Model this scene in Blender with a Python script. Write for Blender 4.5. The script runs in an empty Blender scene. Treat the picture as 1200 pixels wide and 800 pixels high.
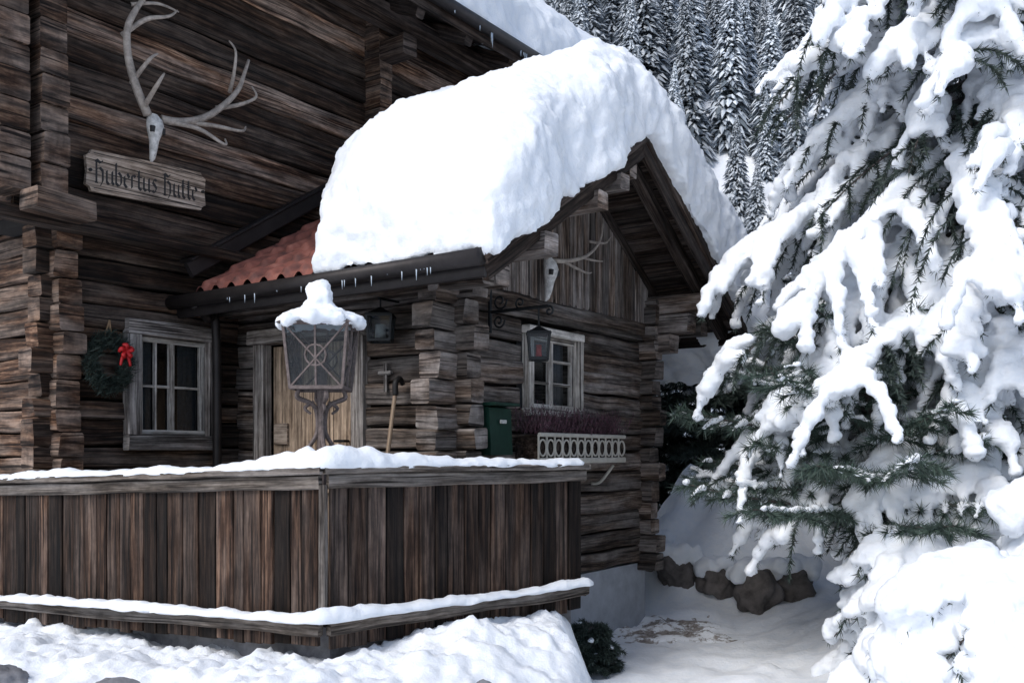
import bpy, math, random
import numpy as np
from mathutils import Vector, noise, Matrix
random.seed(7); np.random.seed(7)
R=random.random
def U(a,b): return a+(b-a)*R()
def N(x,y=0,z=0): return noise.noise(Vector((x,y,z)))
sc=bpy.context.scene
CZ=1.84
D1=Vector((.578,.816,0)).normalized(); D2=Vector((-.816,.578,0)).normalized()
A0=Vector((-.375,7.5,0)); ZV=Vector((0,0,1))
def H(u,v,z): return A0+D1*u+D2*v+ZV*z

# ---------------------------------------------------------------- materials
def newmat(name):
    m=bpy.data.materials.new(name); m.use_nodes=True
    nt=m.node_tree; b=nt.nodes['Principled BSDF']
    return m,nt,b
def nd(nt,t,**k):
    n=nt.nodes.new(t)
    for a,v in k.items(): setattr(n,a,v)
    return n
def ramp(nt,stops):
    r=nd(nt,'ShaderNodeValToRGB'); e=r.color_ramp.elements
    while len(e)<len(stops): e.new(.5)
    for i,(p,c) in enumerate(stops):
        e[i].position=p; e[i].color=(*c,1) if len(c)==3 else c
    return r
def mixc(nt,fac,a,b,mode='MIX'):
    m=nd(nt,'ShaderNodeMix',data_type='RGBA',blend_type=mode)
    if isinstance(fac,(int,float)): m.inputs[0].default_value=fac
    else: nt.links.new(fac,m.inputs[0])
    for i,s in ((6,a),(7,b)):
        if isinstance(s,tuple): m.inputs[i].default_value=(*s,1)
        else: nt.links.new(s,m.inputs[i])
    return m.outputs[2]
def wood(name,dark,mid,light,gray=(.2,.19,.19),grayamt=.5,lo=.45,hi=1.3,bump=.6,rough=.85,blo=.5):
    m,nt,b=newmat(name); L=nt.links.new
    at=nd(nt,'ShaderNodeAttribute',attribute_name='grain')
    def nz(sc_,det,rg=.6,dist=0):
        mp=nd(nt,'ShaderNodeMapping'); mp.inputs['Scale'].default_value=sc_
        L(at.outputs['Vector'],mp.inputs[0])
        n=nd(nt,'ShaderNodeTexNoise'); n.inputs['Scale'].default_value=1
        n.inputs['Detail'].default_value=det; n.inputs['Roughness'].default_value=rg
        n.inputs['Distortion'].default_value=dist
        L(mp.outputs[0],n.inputs[0]); return n.outputs[0]
    n1=nz((1.6,30,30),5,.72); n2=nz((.9,6,6),3,.6); n3=nz((.8,60,60),2,.6); n4=nz((6,10,10),3,.7)
    c=ramp(nt,[(.34,dark),(.5,mid),(.68,light)]); L(n1,c.inputs[0])
    gr=ramp(nt,[(.42,(0,0,0)),(.62,(1,1,1))]); L(n2,gr.inputs[0])
    gm=nd(nt,'ShaderNodeMath',operation='MULTIPLY'); L(gr.outputs[0],gm.inputs[0]); gm.inputs[1].default_value=grayamt
    col=mixc(nt,gm.outputs[0],c.outputs[0],gray)
    st=ramp(nt,[(.34,(.28,.26,.25)),(.52,(1,1,1)),(.7,(1.5,1.5,1.5))]); L(n1,st.inputs[0])
    col=mixc(nt,.8,col,st.outputs[0],'MULTIPLY')
    cr=ramp(nt,[(.36,(.08,.07,.07)),(.43,(1,1,1))]); L(n3,cr.inputs[0])
    col=mixc(nt,.9,col,cr.outputs[0],'MULTIPLY')
    bl=ramp(nt,[(.3,(blo,blo*.95,blo*.93)),(.6,(1.15,1.15,1.15))]); L(n4,bl.inputs[0])
    col=mixc(nt,.75,col,bl.outputs[0],'MULTIPLY')
    ar=nd(nt,'ShaderNodeAttribute',attribute_name='rnd')
    mr=nd(nt,'ShaderNodeMapRange'); mr.inputs[3].default_value=lo; mr.inputs[4].default_value=hi
    L(ar.outputs['Fac'],mr.inputs[0])
    mr.clamp=False
    col=mixc(nt,1,col,mr.outputs[0],'MULTIPLY')
    L(col,b.inputs['Base Color']); b.inputs['Roughness'].default_value=rough
    b.inputs['Specular IOR Level'].default_value=.25
    bp=nd(nt,'ShaderNodeBump'); bp.inputs['Strength'].default_value=bump; bp.inputs['Distance'].default_value=.014
    L(n1,bp.inputs['Height']); L(bp.outputs[0],b.inputs['Normal'])
    return m
def plain(name,col,rough=.6,metal=0,var=.3,scale=12,bump=.2,col2=None):
    m,nt,b=newmat(name); L=nt.links.new
    tc=nd(nt,'ShaderNodeTexCoord'); n=nd(nt,'ShaderNodeTexNoise'); n.inputs['Scale'].default_value=scale
    n.inputs['Detail'].default_value=5; n.inputs['Roughness'].default_value=.65; L(tc.outputs['Object'],n.inputs[0])
    c2=col2 or tuple(x*(1-var) for x in col)
    r=ramp(nt,[(.35,c2),(.65,col)]); L(n.outputs[0],r.inputs[0])
    L(r.outputs[0],b.inputs['Base Color']); b.inputs['Roughness'].default_value=rough; b.inputs['Metallic'].default_value=metal
    if bump:
        bp=nd(nt,'ShaderNodeBump'); bp.inputs['Strength'].default_value=bump; bp.inputs['Distance'].default_value=.02
        L(n.outputs[0],bp.inputs['Height']); L(bp.outputs[0],b.inputs['Normal'])
    return m
def needlemat(name,a,c):
    m,nt,b=newmat(name)
    at=nd(nt,'ShaderNodeAttribute',attribute_name='rnd'); r=ramp(nt,[(0,a),(.6,c),(1,tuple(x*1.6 for x in c))])
    nt.links.new(at.outputs['Fac'],r.inputs[0]); nt.links.new(r.outputs[0],b.inputs['Base Color']); b.inputs['Roughness'].default_value=.6
    return m
def snowmat(name,c1=(.84,.885,.945),c2=(.915,.94,.97),scale=9,bump=.5,dist=.03):
    m,nt,b=newmat(name); L=nt.links.new
    tc=nd(nt,'ShaderNodeTexCoord'); n=nd(nt,'ShaderNodeTexNoise'); n.inputs['Scale'].default_value=scale
    n.inputs['Detail'].default_value=6; n.inputs['Roughness'].default_value=.7; L(tc.outputs['Object'],n.inputs[0])
    r=ramp(nt,[(.35,c1),(.6,c2)]); L(n.outputs[0],r.inputs[0]); L(r.outputs[0],b.inputs['Base Color'])
    b.inputs['Roughness'].default_value=.75; b.inputs['Specular IOR Level'].default_value=.2
    bp=nd(nt,'ShaderNodeBump'); bp.inputs['Strength'].default_value=bump; bp.inputs['Distance'].default_value=dist
    L(n.outputs[0],bp.inputs['Height']); L(bp.outputs[0],b.inputs['Normal'])
    return m
M_log=wood('weathered_log',(.013,.007,.0045),(.066,.034,.02),(.18,.112,.074),(.225,.19,.165),.45,.22,1.65,blo=.4)
M_logG=wood('gray_log',(.02,.014,.011),(.105,.074,.056),(.23,.18,.148),(.28,.255,.24),.8,.42,1.55)
M_fence=wood('fence_plank',(.009,.005,.0035),(.042,.023,.015),(.10,.062,.042),(.18,.155,.14),.28,.2,1.4)
M_rail=wood('rail_wood',(.035,.029,.025),(.11,.09,.074),(.22,.187,.16),(.25,.23,.215),.7,.65,1.15)
M_dark=wood('dark_timber',(.01,.007,.005),(.036,.022,.015),(.09,.066,.053),(.12,.105,.1),.4,.5,1.3)
M_door=wood('door_wood',(.28,.2,.14),(.42,.31,.22),(.5,.38,.28),(.45,.36,.28),.3,.9,1.1,.1)
M_frame=wood('window_casing',(.14,.12,.105),(.25,.22,.2),(.38,.34,.31),(.32,.31,.3),.5,.8,1.15,.3)
M_sash=wood('sash_paint',(.42,.38,.33),(.54,.5,.45),(.62,.58,.54),(.52,.51,.49),.3,.9,1.1,.15)
M_sign=wood('sign_board',(.2,.15,.11),(.34,.26,.2),(.44,.36,.29),(.38,.34,.3),.3,1,1.15,.15)
M_snow=snowmat('snow')
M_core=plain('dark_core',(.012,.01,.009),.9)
M_metal=plain('dark_metal',(.022,.024,.026),.45,.6,.4,20,.1)
M_gut=plain('gutter_metal',(.035,.03,.03),.5,.5,.4,8,.1)
M_rust=plain('rusted_metal',(.19,.15,.14),.7,.2,.5,30,.3)
M_stone=plain('stone',(.26,.26,.28),.9,0,.6,6,.8)
M_conc=plain('concrete',(.42,.45,.5),.9,0,.25,5,.3)
M_black=plain('black_paint',(.012,.01,.01),.6)
M_green=plain('green_paint',(.012,.05,.035),.4,.2,.3,20,.05)
M_red=plain('red_ribbon',(.6,.012,.015),.5,0,.3,20,.1)
M_bone=plain('bone',(.72,.7,.67),.6,0,.45,25,.3)
M_antler=plain('antler',(.44,.38,.33),.6,0,.5,18,.3)
M_rope=plain('rope',(.35,.22,.12),.9)
M_white=plain('ivory_paint',(.55,.52,.46),.6,0,.2,15,.1)
M_heather=needlemat('heather',(.035,.026,.024),(.085,.035,.05))
M_need=needlemat('needles',(.012,.02,.017),(.035,.052,.042))
M_pine=needlemat('pine_needles',(.022,.036,.03),(.06,.092,.072))
M_bark=plain('bark',(.16,.13,.125),.95,0,.6,15,.6)
def gravelmat():
    m,nt,b=newmat('gravel_and_snow'); L=nt.links.new
    tc=nd(nt,'ShaderNodeTexCoord')
    n=nd(nt,'ShaderNodeTexNoise'); n.inputs['Scale'].default_value=4; n.inputs['Detail'].default_value=6; n.inputs['Roughness'].default_value=.75; L(tc.outputs['Object'],n.inputs[0])
    v=nd(nt,'ShaderNodeTexVoronoi'); v.inputs['Scale'].default_value=34; L(tc.outputs['Object'],v.inputs[0])
    c=ramp(nt,[(0,(.12,.1,.09)),(.5,(.26,.23,.21)),(1,(.38,.35,.33))]); L(v.outputs['Color'],c.inputs[0])
    f=ramp(nt,[(.47,(0,0,0)),(.54,(1,1,1))]); L(n.outputs[0],f.inputs[0])
    L(mixc(nt,f.outputs[0],c.outputs[0],(.88,.91,.95)),b.inputs['Base Color']); b.inputs['Roughness'].default_value=.9
    return m
M_gravel=gravelmat()
M_curt=plain('curtain',(.16,.165,.18),.9,0,.3,30,.2)
def tilemat():
    m,nt,b=newmat('roof_tile'); L=nt.links.new
    tc=nd(nt,'ShaderNodeTexCoord'); n=nd(nt,'ShaderNodeTexNoise'); n.inputs['Scale'].default_value=7; n.inputs['Detail'].default_value=6
    L(tc.outputs['Object'],n.inputs[0])
    r=ramp(nt,[(.3,(.09,.04,.035)),(.55,(.27,.095,.07)),(.75,(.38,.17,.13))]); L(n.outputs[0],r.inputs[0])
    L(r.outputs[0],b.inputs['Base Color']); b.inputs['Roughness'].default_value=.65
    return m
M_tile=tilemat()
def glassmat():
    m,nt,b=newmat('window_glass'); L=nt.links.new
    nt.nodes.remove(b); out=nt.nodes['Material Output']
    t=nd(nt,'ShaderNodeBsdfTransparent'); t.inputs[0].default_value=(.55,.6,.62,1)
    g=nd(nt,'ShaderNodeBsdfGlossy'); g.inputs['Roughness'].default_value=.05
    f=nd(nt,'ShaderNodeFresnel'); f.inputs[0].default_value=1.5
    mx=nd(nt,'ShaderNodeMixShader'); L(f.outputs[0],mx.inputs[0]); L(t.outputs[0],mx.inputs[1]); L(g.outputs[0],mx.inputs[2])
    L(mx.outputs[0],out.inputs[0]); return m
M_glass=glassmat()
def icemat():
    m,nt,b=newmat('ice'); b.inputs['Base Color'].default_value=(.6,.68,.76,1); b.inputs['Roughness'].default_value=.1
    return m
M_ice=icemat()
def hazysnowtree():
    m,nt,b=newmat('hazed_snowy_conifer'); L=nt.links.new
    a=nd(nt,'ShaderNodeAttribute',attribute_name='rnd')
    oi=nd(nt,'ShaderNodeObjectInfo')
    r=ramp(nt,[(.0,(.12,.145,.165)),(.3,(.18,.21,.24)),(.45,(.47,.52,.58)),(.9,(.72,.77,.82))])  # needle and snow tones paled and blued to paint in distance haze
    L(a.outputs['Fac'],r.inputs[0])
    mr=nd(nt,'ShaderNodeMapRange'); mr.inputs[3].default_value=.7; mr.inputs[4].default_value=1.15; L(oi.outputs['Random'],mr.inputs[0])
    L(mixc(nt,1,r.outputs[0],mr.outputs[0],'MULTIPLY'),b.inputs['Base Color']); b.inputs['Roughness'].default_value=.9
    b.inputs['Specular IOR Level'].default_value=.1
    return m
M_far=hazysnowtree()

# ---------------------------------------------------------------- helpers
def empty(name,parent=None,loc=(0,0,0)):
    o=bpy.data.objects.new(name,None); sc.collection.objects.link(o); o.location=loc
    if parent: o.parent=parent
    return o
class MB:
    def __init__(s): s.v=[];s.f=[];s.g=[];s.r=[]
    def beam(s,p0,p1,w,h,up=ZV,bev=.012,seg=.2,jit=.006,rnd=None,endr=.25,w1=None,h1=None):
        p0=Vector(p0);p1=Vector(p1); ax=p1-p0; Ln=ax.length
        if Ln<1e-4: return
        ax/=Ln; side=ax.cross(Vector(up))
        if side.length<1e-3: side=ax.cross(Vector((1,0,0)))
        side.normalize(); u2=side.cross(ax).normalized()
        n=max(1,int(Ln/seg)); rnd=R() if rnd is None else rnd
        off=Vector((U(0,50),U(0,50),U(0,50))); base=len(s.v)
        bev=min(bev,w*.3,h*.3)
        for i in range(n+1):
            t=i/n; a=w/2 if w1 is None else (w+(w1-w)*t)/2; b=h/2 if h1 is None else (h+(h1-h)*t)/2
            prof=[(a,-b+bev),(a,b-bev),(a-bev,b),(-a+bev,b),(-a,b-bev),(-a,-b+bev),(-a+bev,-b),(a-bev,-b)]
            for k,(x,y) in enumerate(prof):
                q=off+Vector((t*Ln*2.2,x*6,y*6))
                jx=noise.noise(q)*jit; jy=noise.noise(q+Vector((9,3,7)))*jit
                p=p0+ax*(t*Ln)+side*(x+jx*(1 if x>0 else -1))+u2*(y+jy)
                if i in(0,n) and jit>0.004: p+=ax*jx*1.5
                s.v.append(p); s.g.append((off.x+t*Ln,off.y+x,off.z+y))
        for i in range(n):
            for k in range(8):
                a=base+i*8+k;b=base+i*8+(k+1)%8
                s.f.append((a,b,b+8,a+8)); s.r.append(rnd)
        for i0,fl in ((0,True),(n,False)):
            b2=len(s.v)
            for k in range(8):
                s.v.append(s.v[base+i0*8+k].copy()); g=s.g[base+i0*8+k]
                s.g.append((off.z+(g[1]-off.y)*1.5,off.x+(g[2]-off.z)*.5,off.y))
            s.f.append(tuple(b2+7-k for k in range(8)) if fl else tuple(b2+k for k in range(8))); s.r.append(rnd+endr)
    def poly(s,pts,rnd=.5,grain=None):
        b=len(s.v)
        for p in pts: s.v.append(Vector(p)); s.g.append(tuple(grain(p)) if grain else tuple(p))
        s.f.append(tuple(range(b,b+len(pts)))); s.r.append(rnd)
    def prism(s,pts,ext,rnd=.5,gax=None):
        b=len(s.v); n=len(pts); ext=Vector(ext); off=Vector((U(0,30),U(0,30),U(0,30)))
        for q in (0,1):
            for p in pts:
                pp=Vector(p)+ext*q; s.v.append(pp)
                if gax: g=(pp.dot(gax[0])+off.x,pp.dot(gax[1])+off.y,pp.dot(gax[2])+off.z)
                else: g=tuple(pp)
                s.g.append(g)
        s.f.append(tuple(reversed(range(b,b+n)))); s.r.append(rnd)
        s.f.append(tuple(range(b+n,b+2*n))); s.r.append(rnd)
        for i in range(n):
            j=(i+1)%n; s.f.append((b+i,b+j,b+n+j,b+n+i)); s.r.append(rnd)
    def tube(s,pts,rad,n=8,rnd=.5,sub=5):
        P=[Vector(p) for p in pts]
        if sub>1 and len(P)>2:
            Q=[];RR=[]
            for i in range(len(P)-1):
                a=P[max(i-1,0)];b=P[i];c=P[i+1];d=P[min(i+2,len(P)-1)]
                for k in range(sub):
                    t=k/sub
                    Q.append(.5*((2*b)+(c-a)*t+(2*a-5*b+4*c-d)*t*t+(3*b-a-3*c+d)*t**3)); RR.append(rad[i]*(1-t)+rad[i+1]*t)
            Q.append(P[-1]);RR.append(rad[-1]); P=Q;rad=RR
        base=len(s.v); prev=None
        for i,p in enumerate(P):
            t=(P[min(i+1,len(P)-1)]-P[max(i-1,0)]).normalized()
            if prev is None: prev=t.cross(ZV) if abs(t.z)<.9 else t.cross(Vector((1,0,0)))
            x=(prev-t*prev.dot(t)).normalized(); y=t.cross(x); prev=x
            for k in range(n):
                a=2*math.pi*k/n
                s.v.append(p+x*math.cos(a)*rad[i]+y*math.sin(a)*rad[i]); s.g.append((i*.05,k*.03,0))
        for i in range(len(P)-1):
            for k in range(n):
                a=base+i*n+k;b=base+i*n+(k+1)%n; s.f.append((a,b,b+n,a+n)); s.r.append(rnd)
        s.f.append(tuple(base+n-1-k for k in range(n))); s.r.append(rnd)
        e=base+(len(P)-1)*n; s.f.append(tuple(e+k for k in range(n))); s.r.append(rnd)
    def obj(s,name,mat,parent=None,smooth=False):
        me=bpy.data.meshes.new(name); me.from_pydata([tuple(v) for v in s.v],[],s.f); me.materials.append(mat)
        a=me.attributes.new('grain','FLOAT_VECTOR','POINT'); a.data.foreach_set('vector',np.array(s.g,dtype=np.float32).ravel())
        a=me.attributes.new('rnd','FLOAT','FACE'); a.data.foreach_set('value',np.array(s.r,dtype=np.float32))
        if smooth: me.polygons.foreach_set('use_smooth',[True]*len(s.f))
        o=bpy.data.objects.new(name,me); sc.collection.objects.link(o)
        if parent: o.parent=parent
        return o
def npmesh(name,v,f,mat,parent=None,smooth=True,rnd=None):
    v=np.asarray(v,dtype=np.float32);f=np.asarray(f,dtype=np.int32)
    me=bpy.data.meshes.new(name); k=f.shape[1]
    me.vertices.add(len(v)); me.vertices.foreach_set('co',v.ravel())
    me.loops.add(f.size); me.loops.foreach_set('vertex_index',f.ravel())
    me.polygons.add(len(f)); me.polygons.foreach_set('loop_start',np.arange(len(f),dtype=np.int32)*k)
    me.update(calc_edges=True); me.materials.append(mat)
    if smooth: me.polygons.foreach_set('use_smooth',[True]*len(f))
    if rnd is not None:
        a=me.attributes.new('rnd','FLOAT','FACE'); a.data.foreach_set('value',np.asarray(rnd,dtype=np.float32))
    else: me.validate()
    o=bpy.data.objects.new(name,me); sc.collection.objects.link(o)
    if parent: o.parent=parent
    return o
import bmesh
bm=bmesh.new(); bmesh.ops.create_icosphere(bm,subdivisions=2,radius=1)
ICV=np.array([v.co[:] for v in bm.verts],dtype=np.float32); ICF=np.array([[v.index for v in f.verts] for f in bm.faces],dtype=np.int32); bm.free()
def mods(o,voxel,smooth=4,disp=((.5,.06),(.12,.02))):
    m=o.modifiers.new('r','REMESH'); m.mode='VOXEL'; m.voxel_size=voxel; m.use_smooth_shade=True
    if smooth:
        m=o.modifiers.new('s','SMOOTH'); m.iterations=smooth; m.factor=.5
    for i,(s,st) in enumerate(disp):
        t=bpy.data.textures.new('cl%d'%i,'CLOUDS'); t.noise_scale=s; t.noise_depth=3
        m=o.modifiers.new('d','DISPLACE'); m.texture=t; m.strength=st; m.mid_level=.5; m.texture_coords='GLOBAL'
def blobs(name,S,mat,parent=None,voxel=.035,smooth=2,disp=((.25,.05),(.07,.02))):
    S=np.array(S,dtype=np.float32)
    n=len(S); v=(ICV[None]*S[:,None,3:6]+S[:,None,0:3]).reshape(-1,3)
    f=(ICF[None]+(np.arange(n)*len(ICV))[:,None,None]).reshape(-1,3)
    o=npmesh(name,v,f,mat,parent); mods(o,voxel,smooth,disp); return o
def snow_strip(name,pts,w,h,parent,var=.6,step=.035,hf=None,seed=0):
    P=[];
    for a,b in zip(pts[:-1],pts[1:]):
        a=Vector(a);b=Vector(b);n=max(2,int((b-a).length/step))
        for i in range(n): P.append(a.lerp(b,i/n))
    P.append(Vector(pts[-1])); v=[];f=[];K=16;n=len(P)
    for i,p in enumerate(P):
        t=(P[min(i+1,n-1)]-P[max(i-1,0)]).normalized(); s=t.cross(ZV).normalized()
        e=min(1,math.sqrt(max(0.0,min(i,n-1-i))/5.0+.01)); q=i*step+seed*13
        hh=h*(1+var*(N(q*1.3,seed)+.6*N(q*5,seed,3)+.35*N(q*13,seed,6)))*e
        if hf: hh+=hf(p)*e
        ww=w*(1+.2*N(q*2.5,seed+5)+.12*N(q*9,seed))*e
        for k in range(K):
            a=2*math.pi*k/K; c=math.cos(a);d=math.sin(a)
            nn=1+.2*N(q*12,c*2,d*2)
            zz=d*max(hh,.006)*nn if d>0 else d*.012-(.025*abs(N(q*4,c*3,8)) if abs(c)>.8 else 0)
            v.append(p+s*(c*ww/2*nn+.1*ww*N(q*1.7,seed,9))+ZV*zz)
    for i in range(n-1):
        for k in range(K):
            a=i*K+k;b=i*K+(k+1)%K; f.append((a,b,b+K,a+K))
    return npmesh(name,[tuple(x) for x in v],f,M_snow,parent)
def boxmb(mb,o,ax,ay,az,rnd=.5):
    o=Vector(o); mb.prism([o,o+ax,o+ax+ay,o+ay],az,rnd)

# ================================================================= HOUSE
house=empty('log_cabin')
Z=lambda rel: rel+CZ
def logwall(mb,org,dirv,outn,a0,a1,z0,z1,hrow,thick,openings=(),ext=(0,0),extv=.05,plane=.0,shift=0,tone=(0,1)):
    z=z0+shift; i=0
    while z<z1-.02:
        h=hrow*U(.82,1.18); h=min(h,z1-z+.01)
        e0=a0-ext[0]*1-(U(-extv,extv) if ext[0] else 0); e1=a1+ext[1]+(U(-extv,extv) if ext[1] else 0)
        ivs=[(e0,e1)]
        for (oa,ob,za,zb) in openings:
            if z+h/2>za and z+h/2<zb:
                nv=[]
                for (x,y) in ivs:
                    if ob<=x or oa>=y: nv.append((x,y))
                    else:
                        if oa>x: nv.append((x,oa))
                        if ob<y: nv.append((ob,y))
                ivs=nv
        for (x,y) in ivs:
            jo=U(-.016,.016); c=outn*(-thick/2+jo)
            p0=Vector(org)+dirv*x+c+ZV*(z+h/2); p1=Vector(org)+dirv*y+c+ZV*(z+h/2+U(-.012,.012))
            mb.beam(p0,p1,thick,h-.016,jit=.017,bev=.014,seg=.11,rnd=tone[0]+(tone[1]-tone[0])*R()**1.4)
        z+=h; i+=1
mb=MB()
gw=(.80,1.74,Z(.30),Z(1.13))
logwall(mb,H(0,0,0),D1,-D2,-.12,3.19,.68,Z(1.5),.19,.2,[gw],ext=(.25,.14),tone=(.1,1))
mb.obj('gable_logs',M_logG,house)
mb=MB()
door=(.98,2.38,0.5,Z(1.07))
logwall(mb,H(-.12,0,0),D2,-D1,0,2.66,.68,Z(1.6),.19,.18,[door],ext=(.14,0),shift=-.095,tone=(.1,1))
logwall(mb,H(3.19,0,0),D2,D1,0,2.66,.68,Z(1.6),.19,.18,[],ext=(.16,0),shift=-.095)
mb.obj('porch_side_logs',M_logG,house)
mb=MB()
mw=(-1.27,-.39,Z(.05),Z(1.11))
logwall(mb,H(0,2.66,0),D1,-D2,-1.93,5.2,.5,Z(1.83),.2,.2,[mw],ext=(.12,0),tone=(.05,.8))
logwall(mb,H(-1.93,2.66,0),D2,-D1,0,3.5,.5,Z(1.83),.2,.2,[],ext=(.1,0),shift=-.1,tone=(.6,1.2))  # left wall logs toned lighter, painting in the light on that side
mb.obj('lower_storey_logs',M_log,house)
mb=MB()
logwall(mb,H(0,2.52,0),D1,-D2,-2.3,5.3,Z(1.85),Z(4.9),.235,.2,[],tone=(0,1.3))
logwall(mb,H(-2.3,2.52,0),D2,-D1,0,3.6,Z(1.85),Z(4.9),.235,.2,[],tone=(.3,1))
mb.obj('upper_storey_logs',M_log,house)
mb=MB()
def endcol(u0,u1,v0,v1,z0,z1,h=.2,tone=(.2,.9)):
    z=z0
    while z<z1:
        hh=h*U(.85,1.15); d=U(-.025,.025)
        mb.beam(H((u0+u1)/2+U(-.008,.008),v0+d,z+hh/2),H((u0+u1)/2,v1,z+hh/2),(u1-u0)*U(.94,1.0),hh-.012,bev=.012,jit=.009,rnd=U(*tone),endr=.15)
        z+=hh
endcol(-2.22,-2.0,2.28,2.6,Z(1.95),Z(4.9),.22)
endcol(-2.52,-2.29,2.3,2.6,Z(1.93),Z(4.9),.22)
endcol(1.45,1.64,2.3,2.6,Z(2.3),Z(4.6),.3)
mb.beam(H(-2.35,2.2,Z(1.86)),H(-1.9,2.2,Z(1.84)),.26,.15,jit=.01,rnd=.5)
mb.beam(H(-2.6,2.45,Z(1.79)),H(5.3,2.45,Z(1.79)),.16,.1,jit=.01,rnd=.1,seg=.3)
mb.obj('corner_log_ends',M_log,house)
mb=MB()
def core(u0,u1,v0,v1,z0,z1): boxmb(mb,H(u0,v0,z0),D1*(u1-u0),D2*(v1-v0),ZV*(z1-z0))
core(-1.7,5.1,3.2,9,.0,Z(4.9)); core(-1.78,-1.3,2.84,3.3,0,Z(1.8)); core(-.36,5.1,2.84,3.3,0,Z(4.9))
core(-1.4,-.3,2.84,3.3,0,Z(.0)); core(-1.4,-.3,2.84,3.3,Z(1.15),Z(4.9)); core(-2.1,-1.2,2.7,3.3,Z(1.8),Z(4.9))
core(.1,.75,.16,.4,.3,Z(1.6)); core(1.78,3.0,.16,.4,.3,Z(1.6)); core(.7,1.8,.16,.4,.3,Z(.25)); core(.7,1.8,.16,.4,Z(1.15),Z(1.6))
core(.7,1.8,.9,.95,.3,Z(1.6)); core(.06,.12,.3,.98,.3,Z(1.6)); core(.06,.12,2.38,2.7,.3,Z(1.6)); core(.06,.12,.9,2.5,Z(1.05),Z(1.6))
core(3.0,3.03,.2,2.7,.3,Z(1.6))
mb.obj('light_block_core',M_core,house)  # near-black boxes added behind logs and windows to block light
mb=MB(); boxmb(mb,H(.02,.03,-.3),D1*3.15,D2*2.7,ZV*.97); mb.obj('foundation',M_conc,house)
mb=MB(); boxmb(mb,H(-1.9,2.7,-.3),D1*7.0,D2*6,ZV*.82); mb.obj('main_foundation',M_conc,house)

PU=1.595; PZ=Z(2.86); SL=.62; HW=2.35
def roofz(u): return PZ-SL*abs(u-PU)
mb=MB()
mb.prism([H(-.1,.1,Z(1.45)),H(3.29,.1,Z(1.45)),H(3.29,.1,roofz(3.29)-.17),H(PU,.1,PZ-.17),H(-.1,.1,roofz(-.1)-.17)],D2*.08)
mb.obj('gable_backing',M_core,house)
mb=MB(); u=.22
while u<2.98:
    w=U(.11,.15); ub=u+w-.012; zt0=roofz(u)-.18; zt1=roofz(ub)-.18; zb=Z(1.40)+U(-.012,.012)
    pts=[H(ub,.06,zt1)]
    if u<PU<ub: pts.append(H(PU,.06,PZ-.18))
    pts.append(H(u,.06,zt0))
    cx=(u+ub)/2; rr=(ub-u)/2
    for k in range(9):
        a=math.pi+math.pi*k/8; pts.append(H(cx+rr*math.cos(a),.06,zb+rr*math.sin(a)))
    d=U(.0,.015)
    mb.prism([p-D2*d for p in pts],-D2*.09,.2+R()*.9,gax=(ZV,D1,D2)); u+=w
mb.obj('gable_planks',M_logG,house)
mb=MB()
mb.beam(H(-.4,-.0,Z(1.3)),H(3.4,-.0,Z(1.3)),.1,.12,jit=.012,rnd=.3)
def purlin(u,zt,h=.2,w=.2,v0=-.62,n=1,st=.2):
    for k in range(n):
        mb.beam(H(u,v0+k*st,zt-h/2-k*h),H(u,.6,zt-h/2-k*h),w,h-.008,bev=.012,jit=.01,rnd=U(.4,.9),endr=.5)
purlin(0.0,roofz(0)-.22,.18,.19,-.82,n=2,st=.45); purlin(3.19,roofz(3.19)-.22,.2,.22,-.7,n=3)
purlin(.78,roofz(.78)-.22,.15,.17,-.82,n=1); purlin(1.15,roofz(1.15)-.22,.14,.15,-.82)
purlin(PU,PZ-.24,.16,.16,-.66)
mb.beam(H(-.3,-.45,Z(1.33)),H(-.3,2.6,Z(1.33)),.16,.16,jit=.012,rnd=.2)
mb.beam(H(3.5,-.5,Z(1.33)),H(3.5,2.6,Z(1.33)),.16,.16,jit=.012,rnd=.2)
mb.obj('roof_purlins',M_logG,house)
mb=MB(); VR0=-.73; VR1=2.55
for sgn in (-1,1):
    nb=14
    for i in range(nb):
        a=HW*i/nb; b=HW*(i+1)/nb-.006; m=(a+b)/2
        mb.beam(H(PU+sgn*m,VR0,PZ-SL*m-.06),H(PU+sgn*m,VR1,PZ-SL*m-.06),(b-a)*1.17,.035,up=(D1*sgn*SL+ZV).normalized(),jit=.002,seg=.6,rnd=U(0,.9))
    for vv in (-.55,.0,.6,1.2,1.8,2.4):
        mb.beam(H(PU+sgn*.02,vv,PZ-.14),H(PU+sgn*(HW-.05),vv,PZ-.14-SL*(HW-.05)),.11,.12,jit=.006,rnd=U(0,.6))
    mb.beam(H(PU,VR0-.03,PZ-.10),H(PU+sgn*(HW+.03),VR0-.03,PZ-.10-SL*(HW+.03)),.045,.24,jit=.006,rnd=.25)
    mb.beam(H(PU,VR0-.065,PZ-.035),H(PU+sgn*(HW+.05),VR0-.065,PZ-.035-SL*(HW+.05)),.04,.12,jit=.005,rnd=.9)
mb.beam(H(PU+HW+.02,VR0-.05,PZ-.12-SL*HW),H(PU+HW+.02,VR1,PZ-.12-SL*HW),.04,.2,jit=.004,rnd=.2)
mb.obj('porch_roof_timber',M_dark,house)
mb=MB()
ue=PU-HW
mb.beam(H(ue-.01,VR0-.05,PZ-.13-SL*HW),H(ue-.01,VR1+.3,PZ-.13-SL*HW),.03,.15,jit=.002,rnd=.5)
mb.tube([H(ue-.085,VR0-.07,PZ-.075-SL*HW),H(ue-.085,VR1+.35,PZ-.075-SL*HW)],[.062,.062],12,sub=1)
mb.obj('porch_gutter',M_gut,house,True)
mb=MB()
VT=2.44
mb.beam(H(ue-.05,VT+.02,roofz(ue)+.2),H(PU,VT+.02,PZ+.26),.05,.14,jit=.004,rnd=.4)
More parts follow.
